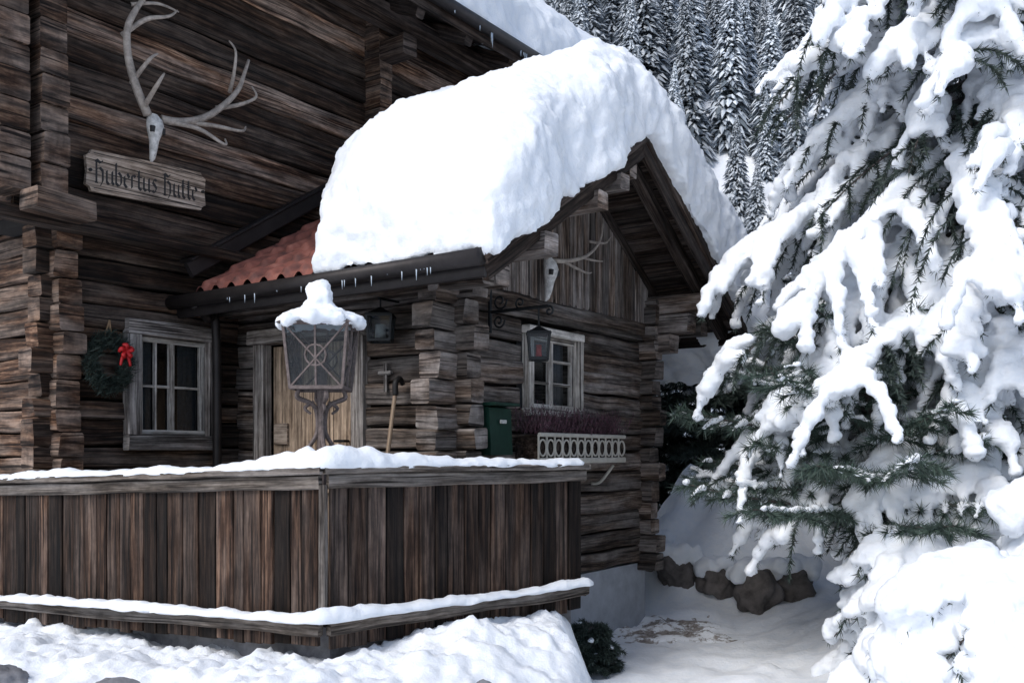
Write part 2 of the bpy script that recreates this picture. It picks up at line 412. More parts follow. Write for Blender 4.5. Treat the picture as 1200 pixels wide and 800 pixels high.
mb.beam(H(ue-.05,VT+.06,roofz(ue)+.29),H(PU,VT+.06,PZ+.35),.18,.03,jit=.004,rnd=1.2)
mb.obj('verge_flashing',M_gut,house)
for sgn in(-1,1):
    v=[];f=[]; nx=96; ny=160
    for j in range(ny+1):
        vv=VR0+.02+(VT-VR0)*j/ny
        for i in range(nx+1):
            m=HW*i/nx+.001; sl=m*1.177/.34; fr=sl-math.floor(sl)
            ph=(vv/.21)%1; sn=math.sin(ph*math.pi*2); hump=.045*sn**.7 if sn>0 else 0
            zz=PZ-SL*m+.0+hump+.04*fr+.006*N(math.floor(sl)*3.1,math.floor(vv/.21)*1.7)
            v.append(tuple(H(PU+sgn*m,vv,zz)))
    for j in range(ny):
        for i in range(nx):
            a=j*(nx+1)+i; f.append((a,a+1,a+nx+2,a+nx+1))
    npmesh('roof_tiles' if sgn<0 else 'roof_tiles_far',v,f,M_tile,house,False)
# ---- porch roof snow
def slab(name,r0,r1,n,m,vfun,top,bot,voxel,smooth,disp,parent=house,mapf=None):
    v=[];f=[]
    for lay in (0,1):
        for j in range(m+1):
            for i in range(n+1):
                r=r0+(r1-r0)*i/n; va,vb=vfun(r); vv=va+(vb-va)*j/m
                z=top(r,vv) if lay else bot(r,vv); v.append(tuple(mapf(r,vv,z)))
    L=(n+1)*(m+1)
    for j in range(m):
        for i in range(n):
            a=j*(n+1)+i; f.append((a,a+n+1,a+n+2,a+1)); f.append((L+a,L+a+1,L+a+n+2,L+a+n+1))
    for i in range(n):
        a=i; f.append((a,a+1,L+a+1,L+a)); a=m*(n+1)+i; f.append((a+1,a,L+a,L+a+1))
    for j in range(m):
        a=j*(n+1); f.append((a+n+1,a,L+a,L+a+n+1)); a=j*(n+1)+n; f.append((a,a+n+1,L+a+n+1,L+a))
    o=npmesh(name,v,f,M_snow,parent); mods(o,voxel,smooth,disp); return o
def vf(r):
    t=max(0,1-abs(r)/2.5); va=-.92-.10*N(r*1.8,3)-.07*N(r*5,1)
    vb=.80+1.8*t**1.0+.16*N(r*2.5,8)+.07*N(r*7,2) if r<0 else 2.45
    return va,min(vb,2.42)
def rz(r): return PZ-SL*(math.sqrt(r*r+.35)-.42)
def rnd_edge(d,w):
    x=min(1,max(0,d/w)); return math.sqrt(max(0,1-(1-x)**2))
RL=-2.42;RR_=3.02
def topz(r,vv):
    va,vb=vf(r)
    e=rnd_edge(r-RL,.75) if r<0 else rnd_edge(RR_-r,.5)
    e1=rnd_edge(vv-va,.55); e2=rnd_edge(vb-vv,.8)
    T=.86+.12*N(r*1.1,vv*1.1,2)+.06*N(r*3,vv*3,5)
    if r<0: T*= .97-.14*max(0,(vv-.2)/2)
    return rz(r)+T*(.32+.68*e)*(.4+.6*e1)*(.22+.78*e2)
def botz(r,vv):
    d=0
    if r>2.38: d=.2+.09*N(vv*4,3)
    if r<-2.3: d=.0+.07*N(vv*3.5,3)
    return PZ-SL*abs(r)-d-((.05+.08*N(r*3,9)) if vv<-.78 else 0)
slab('porch_roof_snow',RL,RR_,70,70,vf,topz,botz,.033,7,((.7,.2),(.17,.09),(.05,.04)),mapf=lambda r,v,z:H(PU+r,v,z))
# ---- main roof
EV=1.62; EZ=Z(4.62); MS=.45; RV=6.6
mb=MB()
for i in range(26):
    a=EV+(RV-EV)*i/26; b=EV+(RV-EV)*(i+1)/26; z=EZ+MS*((a+b)/2-EV)
    mb.beam(H(-3.6,(a+b)/2,z),H(6.0,(a+b)/2,z),(b-a)*1.09,.04,up=(ZV-D2*MS).normalized(),seg=1,jit=.002,rnd=U(0,.8))
mb.prism([H(-3.6,RV,EZ+MS*(RV-EV)),H(6.0,RV,EZ+MS*(RV-EV)),H(6.0,RV+5,EZ),H(-3.6,RV+5,EZ)],ZV*.05)
u=-3.4
while u<6:
    mb.beam(H(u,EV+.05,EZ-.1),H(u,3.2,EZ-.1+MS*(3.2-EV-.05)),.12,.15,jit=.006,rnd=U(.2,.9)); u+=.8
mb.beam(H(-3.6,EV-.02,EZ-.03),H(6.02,EV-.02,EZ-.03),.03,.17,jit=.003,seg=.5,rnd=.6)
mb.beam(H(-3.6,2.15,EZ-.22+MS*.4),H(6.02,2.15,EZ-.22+MS*.4),.2,.2,jit=.008,seg=.5,rnd=.6)
for q in(-1.0,1.55,3.6,5.3): mb.beam(H(q,1.95,EZ-.33),H(q,2.7,EZ-.33),.2,.22,jit=.01,rnd=.8)
mb.obj('main_roof_timber',M_dark,house)
mb=MB(); mb.tube([H(-3.6,EV-.1,EZ+.02),H(6.05,EV-.1,EZ+.02)],[.07,.07],10,sub=1); mb.obj('main_gutter',M_gut,house,True)
slab('main_roof_snow',-3.7,6.15,110,60,lambda r:(EV-.12-.08*N(r*1.5,4),RV+.3),
     lambda r,v:EZ+MS*(min(v,RV)-EV)+(.95+.12*N(r*.8,v*.8,7))*(.45+.55*rnd_edge(v-EV+.15,.6))*(.5+.5*rnd_edge(6.15-r,.6)), lambda r,v:EZ+MS*(v-EV)+.02,.06,7,((.7,.2),(.15,.07)),mapf=lambda r,v,z:H(r,v,z))
mb=MB()
for k in range(26):
    u=U(-1,4.5); l=U(.04,.22); p=H(u,EV-.14,EZ-.02); mb.tube([p,p-ZV*l*.5,p-ZV*l],[.008,.005,.001],6,sub=1)
for k in range(22):
    v=U(-.4,1.9); l=U(.03,.12); p=H(ue-.13,v,PZ-.08-SL*HW); mb.tube([p,p-ZV*l*.5,p-ZV*l],[.007,.004,.001],6,sub=1)
mb.obj('icicles',M_ice,house,True)

# ---- windows
def window(name,O,ax,n,w,h,cas,cols,rows,casmat,sashmat,sashw=.045,curt=True):
    e=empty(name,house); O=Vector(O)
    mb=MB()
    pr=n*.03
    mb.beam(O+pr+ZV*(cas/2)-ax*.0,O+pr+ax*w+ZV*(cas/2),.09,cas,up=ZV,jit=.006,bev=.008)
    mb.beam(O+pr+ZV*(h-cas/2),O+pr+ax*w+ZV*(h-cas/2),.09,cas,jit=.006,bev=.008)
    mb.beam(O+n*.027+ax*cas/2+ZV*(cas+.002),O+n*.027+ax*cas/2+ZV*(h-cas-.002),.09,cas,up=ax,jit=.006,bev=.008)
    mb.beam(O+n*.027+ax*(w-cas/2)+ZV*(cas+.002),O+n*.027+ax*(w-cas/2)+ZV*(h-cas-.002),.09,cas,up=ax,jit=.006,bev=.008)
    mb.obj('casing',casmat,e)
    a=cas+.003; W=w-2*a; Hh=h-2*a; q=O+ax*a+ZV*a-n*.02
    mb=MB(); s=sashw
    mb.beam(q+ZV*s/2,q+ax*W+ZV*s/2,.05,s,jit=.002,bev=.005); mb.beam(q+ZV*(Hh-s/2),q+ax*W+ZV*(Hh-s/2),.05,s,jit=.002,bev=.005)
    mb.beam(q-n*.002+ax*s/2+ZV*s,q-n*.002+ax*s/2+ZV*(Hh-s),.05,s,up=ax,jit=.002,bev=.005)
    mb.beam(q-n*.002+ax*(W-s/2)+ZV*s,q-n*.002+ax*(W-s/2)+ZV*(Hh-s),.05,s,up=ax,jit=.002,bev=.005)
    for c,cw in cols: mb.beam(q-n*.004+ax*W*c+ZV*s,q-n*.004+ax*W*c+ZV*(Hh-s),.045,cw,up=ax,jit=.001,bev=.004)
    for r in rows: mb.beam(q-n*.008+ax*s+ZV*Hh*r,q-n*.008+ax*(W-s)+ZV*Hh*r,.035,.022,jit=.001,bev=.004)
    mb.obj('sash',sashmat,e)
    mb=MB(); g=q-n*.02; mb.poly([g,g+ax*W,g+ax*W+ZV*Hh,g+ZV*Hh]); mb.obj('glass',M_glass,e)
    v=[];f=[]
    for side in (0,1):
        b=len(v);K=20
        for k in range(K+1):
            t=k/K*.3*W; x=t if side==0 else W-t
            for zz in (0,Hh): v.append(tuple(q-n*(.1+.015*math.sin(k*1.9))+ax*x*1.0+ZV*zz))
        for k in range(K): f.append((b+2*k,b+2*k+2,b+2*k+3,b+2*k+1))
    if curt: npmesh('curtain',v,f,M_curt,e)
window('main_window',H(-1.30,2.66,Z(.02)),D1,-D2,.94,1.12,.13,[(.5,.05),(.26,.018)],[.5],M_frame,M_sash)
window('gable_window',H(.816,0,Z(.32)),D1,-D2,.911,.79,.07,[(.5,.06)],[.36,.68],M_sash,M_sash,.04)
e=empty('front_door',house); mb=MB()
for i in range(3):
    v0=1.12+i*.375
    mb.beam(H(-.02,v0+.1875,.8),H(-.02,v0+.1875,Z(.98)),.371,.04,up=D1,jit=.001,bev=.006,rnd=U(.4,.7))
mb.beam(H(-.06,1.2,Z(-.3)),H(-.06,2.15,Z(-.3)),.03,.12,jit=.001,rnd=.5); mb.obj('door_leaf',M_door,e)
mb=MB()
mb.beam(H(-.11,1.045,.7),H(-.11,1.045,Z(1.07)),.14,.12,up=D1,rnd=.6); mb.beam(H(-.11,2.315,.7),H(-.11,2.315,Z(1.07)),.14,.12,up=D1,rnd=.8)
mb.beam(H(-.13,.95,Z(1.06)),H(-.13,2.42,Z(1.06)),.16,.13,rnd=.4); mb.obj('door_frame',M_frame,e)
mb=MB(); mb.beam(H(-.06,2.2,Z(.17)),H(-.06,2.02,Z(.17)),.02,.2,jit=0,rnd=.4); mb.obj('notice_plate',M_sign,e)
mb=MB(); mb.tube([H(-.05,1.25,Z(.1)),H(-.1,1.25,Z(.1)),H(-.1,1.37,Z(.1))],[.012]*3,7,sub=1); mb.obj('door_handle',M_metal,e)
mb=MB(); mb.tube([H(-.45,2.54,.5),H(-.45,2.54,Z(1.02)),H(-.62,2.45,Z(1.2)),H(-.8,2.4,Z(1.3))],[.04]*4,10); mb.obj('downpipe',M_gut,house,True)
# ---- sign
sg=empty('house_name_sign',house); mb=MB()
SO=H(-1.21,2.47,Z(2.285)); sx=(D1+ZV*.06).normalized(); sy=ZV
def S(x,y,o=0): return SO+sx*x+sy*y-D2*o
w2,h2=.565,.165
out=[(-w2,-h2+.05),(-w2+.035,-h2+.03),(-w2+.05,-h2),(0,-h2-.006),(w2-.05,-h2),(w2-.035,-h2+.03),(w2,-h2+.05),(w2-.012,0),(w2,h2-.05),(w2-.035,h2-.03),(w2-.05,h2),(0,h2+.006),(-w2+.05,h2),(-w2+.035,h2-.03),(-w2,h2-.05),(-w2+.012,0)]
mb.prism([S(x,y) for x,y in out],-D2*.035,.6,gax=(sx,ZV,D2)); mb.obj('board',M_sign,sg)
LT={'u':(.85,[((0,.9),(0,.15)),((0,.15),(.18,0)),((.5,.9),(.5,.15)),((.18,0),(.5,.18)),((.5,.15),(.65,.02))]),
'b':(.8,[((0,1.5),(0,.15)),((0,.15),(.25,0)),((.25,0),(.5,.2)),((.5,.2),(.5,.7)),((.5,.7),(.25,.92)),((.25,.92),(0,.75))]),
'e':(.68,[((0,.75),(0,.2)),((0,.2),(.22,0)),((.22,0),(.45,.15)),((0,.75),(.25,.95)),((.25,.95),(.45,.7)),((.45,.7),(0,.45))]),
'r':(.62,[((.05,.9),(.05,.05)),((.05,.75),(.2,.95)),((.2,.95),(.4,.82))]),
't':(.58,[((.1,1.3),(.1,.15)),((.1,.15),(.32,0)),((-.1,.88),(.38,.88))]),
's':(.72,[((.45,.85),(.2,.95)),((.2,.95),(.05,.7)),((.05,.7),(.42,.35)),((.42,.35),(.25,.02)),((.25,.02),(-.02,.12))]),
'H':(1.0,[((.05,1.5),(.05,0)),((-.1,1.38),(.05,1.5)),((.05,.85),(.35,1.0)),((.35,1.0),(.62,.8)),((.62,.8),(.62,.15)),((.62,.15),(.4,-.2)),((.05,1.5),(.4,1.3)),((.4,1.3),(.62,1.5)),((-.1,.0),(.2,.0))])}
mb=MB(); x=-.48; ux=.0945; uy=.122; y0=-.09; k=0
for ch in 'Hubertus Hytte':
    if ch==' ': x+=.5*ux; continue
    c2='u' if ch=='y' else ch; wd,st=LT[c2]
    if ch=='y': st=st+[((.08,1.25),(.1,1.28)),((.45,1.25),(.47,1.28))]
    for (a,b) in st:
        k+=1; o=.0355+.0006*(k%9); nx,ny=.0085,.0085
        if abs((b[0]-a[0])-(b[1]-a[1]))<.05: nx,ny=.003,-.003
        if abs(b[1]-a[1])<.02: nx,ny=0,.006
        q=[(x+a[0]*ux-nx,y0+a[1]*uy-ny),(x+b[0]*ux-nx,y0+b[1]*uy-ny),(x+b[0]*ux+nx,y0+b[1]*uy+ny),(x+a[0]*ux+nx,y0+a[1]*uy+ny)]
        mb.poly([S(p[0],p[1],o) for p in q])
    x+=wd*ux
for (x1,y1,x2,y2) in ((-.5,-.138,.5,-.138),(-.5,.142,.5,.142)):
    mb.poly([S(x1,y1-.003,.037),S(x2,y2-.003,.037),S(x2,y2+.003,.037),S(x1,y1+.003,.037)])
for xx in(-.53,.53):
    mb.tube([S(xx,0,.03),S(xx,0,.05)],[.014,.014],8,sub=1)
mb.obj('lettering',M_black,sg)
# ---- antlers
def trophy(name,org,ax,n,sxx,szz,lines,par=house,rs=1.0,tk=1.0):
    e=empty(name,par); mb=MB()
    for pts,r0,r1,b in lines:
        k=len(pts)-1
        P=[org+ax*(p[0]*sxx)+ZV*(p[1]*szz)+n*(.06+b*math.sin(i/k*2.2)) for i,p in enumerate(pts)]
        mb.tube(P,[(r0+(r1-r0)*(i/k)**1.2)*rs*tk for i in range(k+1)],8)
    mb.obj('antlers',M_antler,e,True)
    mb=MB(); s=rs
    pr=[(.02,.035,.03),(-.02,.06,.05),(-.08,.066,.06),(-.13,.05,.055),(-.18,.032,.045),(-.25,.026,.035),(-.31,.02,.022),(-.33,.008,.01)]
    base=len(mb.v);K=12
    for (z,a,b) in pr:
        for q in range(K):
            t=2*math.pi*q/K; mb.v.append(org+ZV*(z*s)+ax*(a*s*math.cos(t))+n*(b*s*(1+math.sin(t))+.01)); mb.g.append((0,0,0))
    for i in range(len(pr)-1):
        for q in range(K):
            a=base+i*K+q;b2=base+i*K+(q+1)%K; mb.f.append((a,b2,b2+K,a+K)); mb.r.append(.5)
    mb.f.append(tuple(base+q for q in range(K))); mb.r.append(.5)
    mb.obj('skull',M_bone,e,True)
    mb=MB()
    for sg_ in(-1,1):
        mb.tube([org+ZV*(-.09*s)+ax*(sg_*.042*s)+n*(.1*s),org+ZV*(-.13*s)+ax*(sg_*.046*s)+n*(.1*s)],[.022*s,.018*s],8,sub=1)
    mb.tube([org+ZV*(-.22*s)+n*(.074*s),org+ZV*(-.29*s)+n*(.052*s)],[.013*s,.01*s],6,sub=1)
    mb.obj('sockets',M_black,e)
def px(l): return [((x-165)/125,(128-y)/139) for x,y in l]
big=[(px([(158,128),(143,105),(131,75),(128,45),(136,20),(146,0),(152,-22)]),.026,.010,.12),
     (px([(153,122),(148,104),(157,88)]),.016,.005,.3),(px([(140,98),(142,78),(153,66)]),.015,.004,.25),
     (px([(130,48),(145,28),(165,18),(178,4)]),.017,.004,.2),(px([(140,8),(160,2),(185,0)]),.013,.004,.12),
     (px([(173,128),(192,126),(216,114),(238,92),(256,66),(264,44),(272,22)]),.026,.009,.12),
     (px([(182,128),(200,136),(222,150),(228,140)]),.016,.004,.3),(px([(200,122),(222,124),(248,124),(258,114)]),.016,.004,.25),
     (px([(238,92),(255,86),(272,72),(270,58)]),.016,.004,.2),(px([(256,66),(252,48),(250,22),(244,10)]),.014,.004,.15)]
trophy('deer_antler_trophy',H(-1.2,2.44,Z(2.82)),D1,-D2,1.06,1,big,rs=1.12,tk=1.3)
sm=[([(-.04,0),(-.1,.12),(-.16,.28),(-.12,.42)],.014,.004,.1),([(-.1,.12),(-.04,.2)],.01,.003,.1),
    ([(.04,0),(.2,.02),(.42,.1),(.6,.26),(.68,.46)],.015,.004,.12),([(.2,.02),(.34,-.06),(.46,-.04)],.01,.003,.15),([(.42,.1),(.55,.08),(.7,.1)],.01,.003,.1),([(.6,.26),(.72,.26),(.84,.34)],.01,.003,.1)]
trophy('roe_antler_trophy',H(1.05,-.06,Z(1.70)),D1,-D2,1.15,1.1,sm,rs=1.1,tk=1.35)
# ---- wreath
wr=empty('christmas_wreath',house); wc=H(-1.5,2.6,Z(.74)); v=[];f=[]
for k in range(3200):
    t=U(0,6.283); rr=.17+U(-.06,.06); p=wc+D1*(rr*math.cos(t)*.95)+ZV*(rr*1.15*math.sin(t))-D2*U(0,.08)
    d=Vector((U(-1,1),U(-1,1),U(-1,1)))+(-D2)*.4; d.normalize(); s=d.cross(Vector((R(),R(),R()))).normalized()*.004
    b=len(v); v+= [tuple(p-s),tuple(p+s),tuple(p+d*U(.04,.09))]; f.append((b,b+1,b+2))
npmesh('needles',v,f,M_need,wr,False,np.random.rand(len(f)))
mb=MB(); q=wc+D1*.1+ZV*.1-D2*.12
for a in (0,1,2,3,4):
    t=a*1.256+.3; mb.tube([q,q+D1*math.cos(t)*.05+ZV*math.sin(t)*.045-D2*.02,q+D1*math.cos(t+.5)*.06+ZV*math.sin(t+.5)*.055],[.012,.022,.012],6)
for s_ in(-.03,.03): mb.tube([q,q+D1*s_-ZV*.06,q+D1*s_*1.5-ZV*.12],[.012,.014,.01],6)
mb.obj('bow',M_red,wr,True)
mb=MB(); mb.tube([wc+D1*.05+ZV*.18,wc+D1*.03+ZV*.36],[.008,.008],6,sub=1); mb.tube([wc-D1*.02+ZV*.18,wc+D1*.03+ZV*.36],[.008,.008],6,sub=1); mb.obj('cord',M_rope,wr,True)
# ---- letterbox
e=empty('letter_box',house); mb=MB(); o=H(.12,-.17,Z(-.02))
mb.prism([o,o+D2*.15,o+D2*.15+ZV*.42,o+D2*.02+ZV*.38],D1*.3); mb.obj('body',M_green,e)
mb=MB(); mb.beam(o+D1*-.02+ZV*.41+D2*.05,o+D1*.32+ZV*.41+D2*.05,.22,.025,jit=0); mb.obj('lid',M_green,e)
mb=MB(); mb.beam(o+D1*.11+ZV*.27-D2*.012,o+D1*.19+ZV*.27-D2*.012,.01,.03,jit=0); mb.obj('slot',M_bone,e)
# ---- window box with heather
fb=empty('flower_box',house); mb=MB(); u0,u1=.62,2.1; zt=Z(.15); zb=Z(-.07)
mb.beam(H(u0,-.3,zt),H(u1,-.3,zt),.03,.035,jit=.001); mb.beam(H(u0,-.3,zb),H(u1,-.3,zb),.03,.05,jit=.001)
u=u0+.05
while u<u1:
    for k in range(12):
        t=2*math.pi*k/12; t2=2*math.pi*(k+1)/12; zc=(zt+zb)/2
        mb.beam(H(u+.055*math.cos(t),-.3,zc+.07*math.sin(t)),H(u+.055*math.cos(t2),-.3,zc+.07*math.sin(t2)),.014,.012,up=-D2,jit=0,bev=.002)
    mb.beam(H(u-.062,-.3,zb),H(u-.062,-.3,zt),.014,.014,up=D1,jit=0,bev=.002); u+=.125
mb.obj('lattice',M_white,fb)
mb=MB(); boxmb(mb,H(u0+.02,-.28,zb+.02),D1*(u1-u0-.04),D2*.24,ZV*.18); mb.obj('trough',M_dark,fb)
mb=MB()
for u in (u0+.15,u1-.15): mb.tube([H(u,-.02,Z(-.3)),H(u,-.12,Z(-.28)),H(u,-.26,Z(-.12))],[.015]*3,6)
mb.obj('bracket',M_white,fb,True)
v=[];f=[]
for k in range(800):
    u=U(u0-.03,u1+.03); p=H(u,-.18+U(-.12,.1),zt-.03); d=Vector((U(-.45,.45),U(-.45,.45),1)).normalized(); l=(.25+.08*N(u*5,2)+.08*N(u*14,5))*U(.5,1.15)
    for j in range(9):
        p2=p+d*l*(.3+.7*j/9); dd=(d+Vector((U(-1,1),U(-1,1),U(-.3,1)))*.6).normalized(); s=dd.cross(Vector((R()-.5,R()-.5,0))).normalized()*.004
        b=len(v); v+=[tuple(p2-s),tuple(p2+s),tuple(p2+dd*.035)]; f.append((b,b+1,b+2))
npmesh('heather',v,f,M_heather,fb,False,np.random.rand(len(f)))
# ---- lanterns
def lantern(par,c,w,h,mat,taper=.75,tmin=.012):
    mb=MB(); c=Vector(c); X=Vector((1,0,0));Y=Vector((0,1,0))
    cs=[(-1,-1),(1,-1),(1,1),(-1,1)]
    B=[c+X*a*w*taper/2+Y*b*w*taper/2 for a,b in cs]; T=[c+X*a*w/2+Y*b*w/2+ZV*h for a,b in cs]
    t=max(w*.045,tmin)
    for i in range(4):
        j=(i+1)%4
        mb.beam(B[i],T[i],t,t,up=X,jit=0,bev=.002); mb.beam(B[i],B[j],t,t*1.3,jit=0,bev=.002); mb.beam(T[i],T[j],t,t*1.3,jit=0,bev=.002)
    ap=c+ZV*(h+w*.38)
    for i in range(4):
        j=(i+1)%4; mb.poly([T[i]+(T[i]-c-ZV*h)*.18,T[j]+(T[j]-c-ZV*h)*.18,ap])
    mb.tube([ap-ZV*.02,ap+ZV*w*.12],[w*.05,w*.03],8,sub=1)
    mb.tube([c-ZV*.005,c+ZV*h*.4],[w*.09,w*.07],8,sub=1)
    return mb,B,T
pl=empty('post_lantern'); LC=Vector((-1.29,6.35,Z(.43)))
mb,B,T=lantern(pl,LC,.42,.42,M_rust,taper=.82)
for i in range(4):
    j=(i+1)%4
    for a,b in ((B[i],T[j]),(B[j],T[i])):
        mb.beam(a,b,.014,.012,jit=0,bev=.002)
    m0=(B[i]+B[j])/2; m1=(T[i]+T[j])/2; mb.beam(m0,m1,.014,.014,up=B[j]-B[i],jit=0,bev=.002)
    c=(m0+m1)/2; rr=.07; ax=(B[j]-B[i]).normalized(); upv=(m1-m0).normalized()
    for k in range(12):
        t=k*math.pi/6;t2=(k+1)*math.pi/6
        mb.beam(c+ax*rr*math.cos(t)+upv*rr*math.sin(t),c+ax*rr*math.cos(t2)+upv*rr*math.sin(t2),.012,.012,jit=0,bev=.002)
for k in range(4):
    a=k*math.pi/2+.4; dx=Vector((math.cos(a),math.sin(a),0))
    mb.tube([LC+dx*.15-ZV*.005,LC+dx*.16-ZV*.06,LC+dx*.07-ZV*.1,LC+dx*.03-ZV*.16,LC+dx*.03-ZV*.3,LC+dx*.09-ZV*.4],[.014,.018,.016,.017,.015,.015],7)
    mb.tube([LC+dx*.05-ZV*.09,LC+dx*.11-ZV*.13,LC+dx*.07-ZV*.17],[.013,.013,.008],6)
mb.tube([LC-ZV*.01,LC-ZV*.45],[.028,.028],8,sub=1)
mb.tube([LC-ZV*.42,LC-ZV*1.45],[.04,.05],10,sub=1); mb.obj('frame_and_stem',M_rust,pl)
mb=MB()
for i in range(4):
    j=(i+1)%4; m=lambda p:p+(LC+ZV*.2-p)*.03
    mb.poly([m(B[i]),m(B[j]),m(T[j]),m(T[i])])
mb.obj('panes',M_glass,pl)
sp=[]
for k in range(150):
    a=U(0,6.28); r=math.sqrt(R())*.28; q_=U(.04,.06); sp.append((LC.x+r*math.cos(a),LC.y+r*math.sin(a),LC.z+.44+.1*(1-r/.28)+U(-.01,.01),q_,q_,q_*.8))
for k in range(16): sp.append((LC.x+U(-.07,.05)-.02,LC.y+U(-.05,.05),LC.z+.54+k*.007,.055,.055,.04))
sp+= [(LC.x-.03,LC.y,LC.z+.66,.085,.08,.055),(LC.x+.0,LC.y,LC.z+.7,.065,.06,.045),(LC.x-.05,LC.y,LC.z+.69,.05,.05,.04)]
blobs('snow_cap',sp,M_snow,pl,.016,2,((.09,.05),(.03,.02)))
wl=empty('wall_lantern',house); c=H(-.34,.60,Z(.90)); mb,B,T=lantern(wl,c,.2,.2,M_metal,taper=.85,tmin=.02)
mb.beam(H(-.1,.60,Z(1.24)),H(-.36,.60,Z(1.24)),.02,.02,jit=0); mb.beam(H(-.34,.60,Z(1.16)),H(-.34,.60,Z(1.24)),.015,.015,jit=0); mb.obj('lantern_body',M_metal,wl)
mb=MB(); m=lambda p:p+(c+ZV*.1-p)*.04
for i in range(4): mb.poly([m(B[i]),m(B[(i+1)%4]),m(T[(i+1)%4]),m(T[i])])
mb.obj('panes',M_glass,wl)
mb=MB(); mb.tube([c+ZV*.02,c+ZV*.13],[.045,.04],10,sub=1); mb.obj('candle',M_bone,wl,True)
hl=empty('hanging_lantern',house); c=H(.28,-.52,Z(.74))
mb,B,T=lantern(hl,c,.17,.2,M_metal,taper=.8,tmin=.02)
uu=.28
mb.tube([H(uu,-.03,Z(1.15)),H(uu,-.62,Z(1.15))],[.015,.015],7,sub=1); mb.tube([H(uu,-.04,Z(1.36)),H(uu,-.04,Z(.98))],[.018,.018],7,sub=1)
def spiral(cu,cz,r,turns,a0):
    return [H(uu,cu+r*(1-t*.75)*math.cos(a0+t*turns*6.28),cz+r*(1-t*.75)*math.sin(a0+t*turns*6.28)) for t in [i/12 for i in range(13)]]
mb.tube(spiral(-.14,Z(1.23),.07,1.3,3.0),[.009]*13,6,sub=2); mb.tube(spiral(-.13,Z(1.07),.06,1.3,3.0),[.009]*13,6,sub=2)
mb.tube(spiral(-.34,Z(1.2),.045,1.2,-1.2),[.008]*13,6,sub=2); mb.tube(spiral(-.62,Z(1.11),.04,1.1,1.6),[.009]*13,6,sub=2)
mb.tube([H(uu,-.52,Z(1.15)),H(uu,-.52,Z(1.0))],[.008,.008],6,sub=1)
mb.obj('bracket_and_body',M_metal,hl)
mb=MB(); m=lambda p:p+(c+ZV*.1-p)*.04
for i in range(4): mb.poly([m(B[i]),m(B[(i+1)%4]),m(T[(i+1)%4]),m(T[i])])
mb.obj('panes',M_glass,hl)
mb=MB(); mb.tube([c+ZV*.02,c+ZV*.11],[.025,.022],10,sub=1); mb.obj('candle',M_red,hl,True)
# ---- shovel
sh=empty('snow_shovel'); mb=MB(); p0=H(-.42,.62,.8); p1=H(-.27,.5,Z(.5)); mb.tube([p0,p1],[.017,.017],8,sub=1); mb.obj('shaft',M_door,sh)
mb=MB(); mb.tube([p1-ZV*.04,p1+ZV*.06,p1+ZV*.1+D1*.05,p1+ZV*.05+D1*.09],[.024,.024,.022,.017],8); mb.obj('grip',M_black,sh,True)
mb=MB(); mb.beam(p0+ZV*.02,p0+ZV*.4,.3,.02,up=D1,jit=0); mb.obj('blade',M_metal,sh)
mb=MB(); c=H(-.15,.72,Z(.62)); mb.beam(c-ZV*.12,c+ZV*.12,.035,.03,up=D1,jit=.001); mb.beam(c-D2*.07+ZV*.04-D1*.004,c+D2*.07+ZV*.04-D1*.004,.03,.035,jit=.001); mb.obj('wooden_cross',M_frame,house)

# ================================================================= TERRACE + FENCE
K_=Vector((-1.16,5.8,0)); R_=Vector((.545,7.3,0)); L_=Vector((-3.92,7.19,0)); LL=L_+(L_-K_)*.7; RW=R_+D2*.85
tf=empty('terrace_fence')
def ztop(seg,t): return Z(-.09)-(.11*t*1.7 if seg==0 else 0)
def zdn(seg,t,a): return ztop(seg,t)-a*(1-(.04*t*1.7 if seg==0 else 0))
mbp=MB(); mbr=MB()
for seg,(P,Q) in enumerate(((K_,LL),(K_,R_),(R_,RW))):
    d=(Q-P); Ln=d.length; d.normalize(); n=Vector((d.y,-d.x,0))
    if n.y>0 and seg<2: n=-n
    if seg==2: n=Vector((.578,.816,0))
    s=.035
    while s<Ln-.03:
        w=min(U(.09,.16),Ln-s); t=(s+w/2)/Ln
        zt_=ztop(seg,t)-.04; zb_=zdn(seg,t,1.12+U(-.015,.015)); c=P+d*(s+w/2)+n*U(-.005,.008)
        rr=R()**1.3
        if R()<.12: rr=1.35
        mbp.beam(c+ZV*zb_,c+ZV*zt_,w-.008,.03,up=n,jit=.005,bev=.005,rnd=rr,seg=.15); s+=w
    mbr.beam(P+ZV*(ztop(seg,0)-.02)-d*.03,Q+ZV*(ztop(seg,1)-.02+(.003 if seg==1 else 0)),.17,.045,jit=.008,bev=.008,rnd=.75,seg=.12)
    mbr.beam(P+n*.035+ZV*(ztop(seg,0)-.088),Q+n*.035+ZV*(ztop(seg,1)-.088),.035,.09,jit=.008,bev=.008,rnd=.55,seg=.12)
    mbr.beam(P+n*.045+ZV*zdn(seg,0,.985),Q+n*.045+ZV*zdn(seg,1,.965),.055,.1,jit=.014,bev=.012,rnd=.6,seg=.12)
mbr.beam(K_+Vector((0,-.035,Z(-1.0))),K_+Vector((0,-.035,Z(-.2))),.05,.05,up=(0,1,0),jit=.004,rnd=.9)
mbp.obj('planks',M_fence,tf); mbr.obj('rails',M_rail,tf)
top=[LL+ZV*(ztop(0,1)),L_+ZV*ztop(0,.588),K_+ZV*ztop(0,0),R_+ZV*ztop(1,1)]
snow_strip('rail_snow',top,.175,.04,tf,.9,step=.016,seed=1,hf=lambda p:.085*math.exp(-((p.x-K_.x-.1)/.55)**2)*(1+.5*N(p.x*7,2)))
led=[LL+Vector((-.02,-.09,zdn(0,1,.93))),K_+Vector((0,-.11,zdn(0,0,.935))),R_+Vector((.08,-.06,zdn(1,1,.915)))]
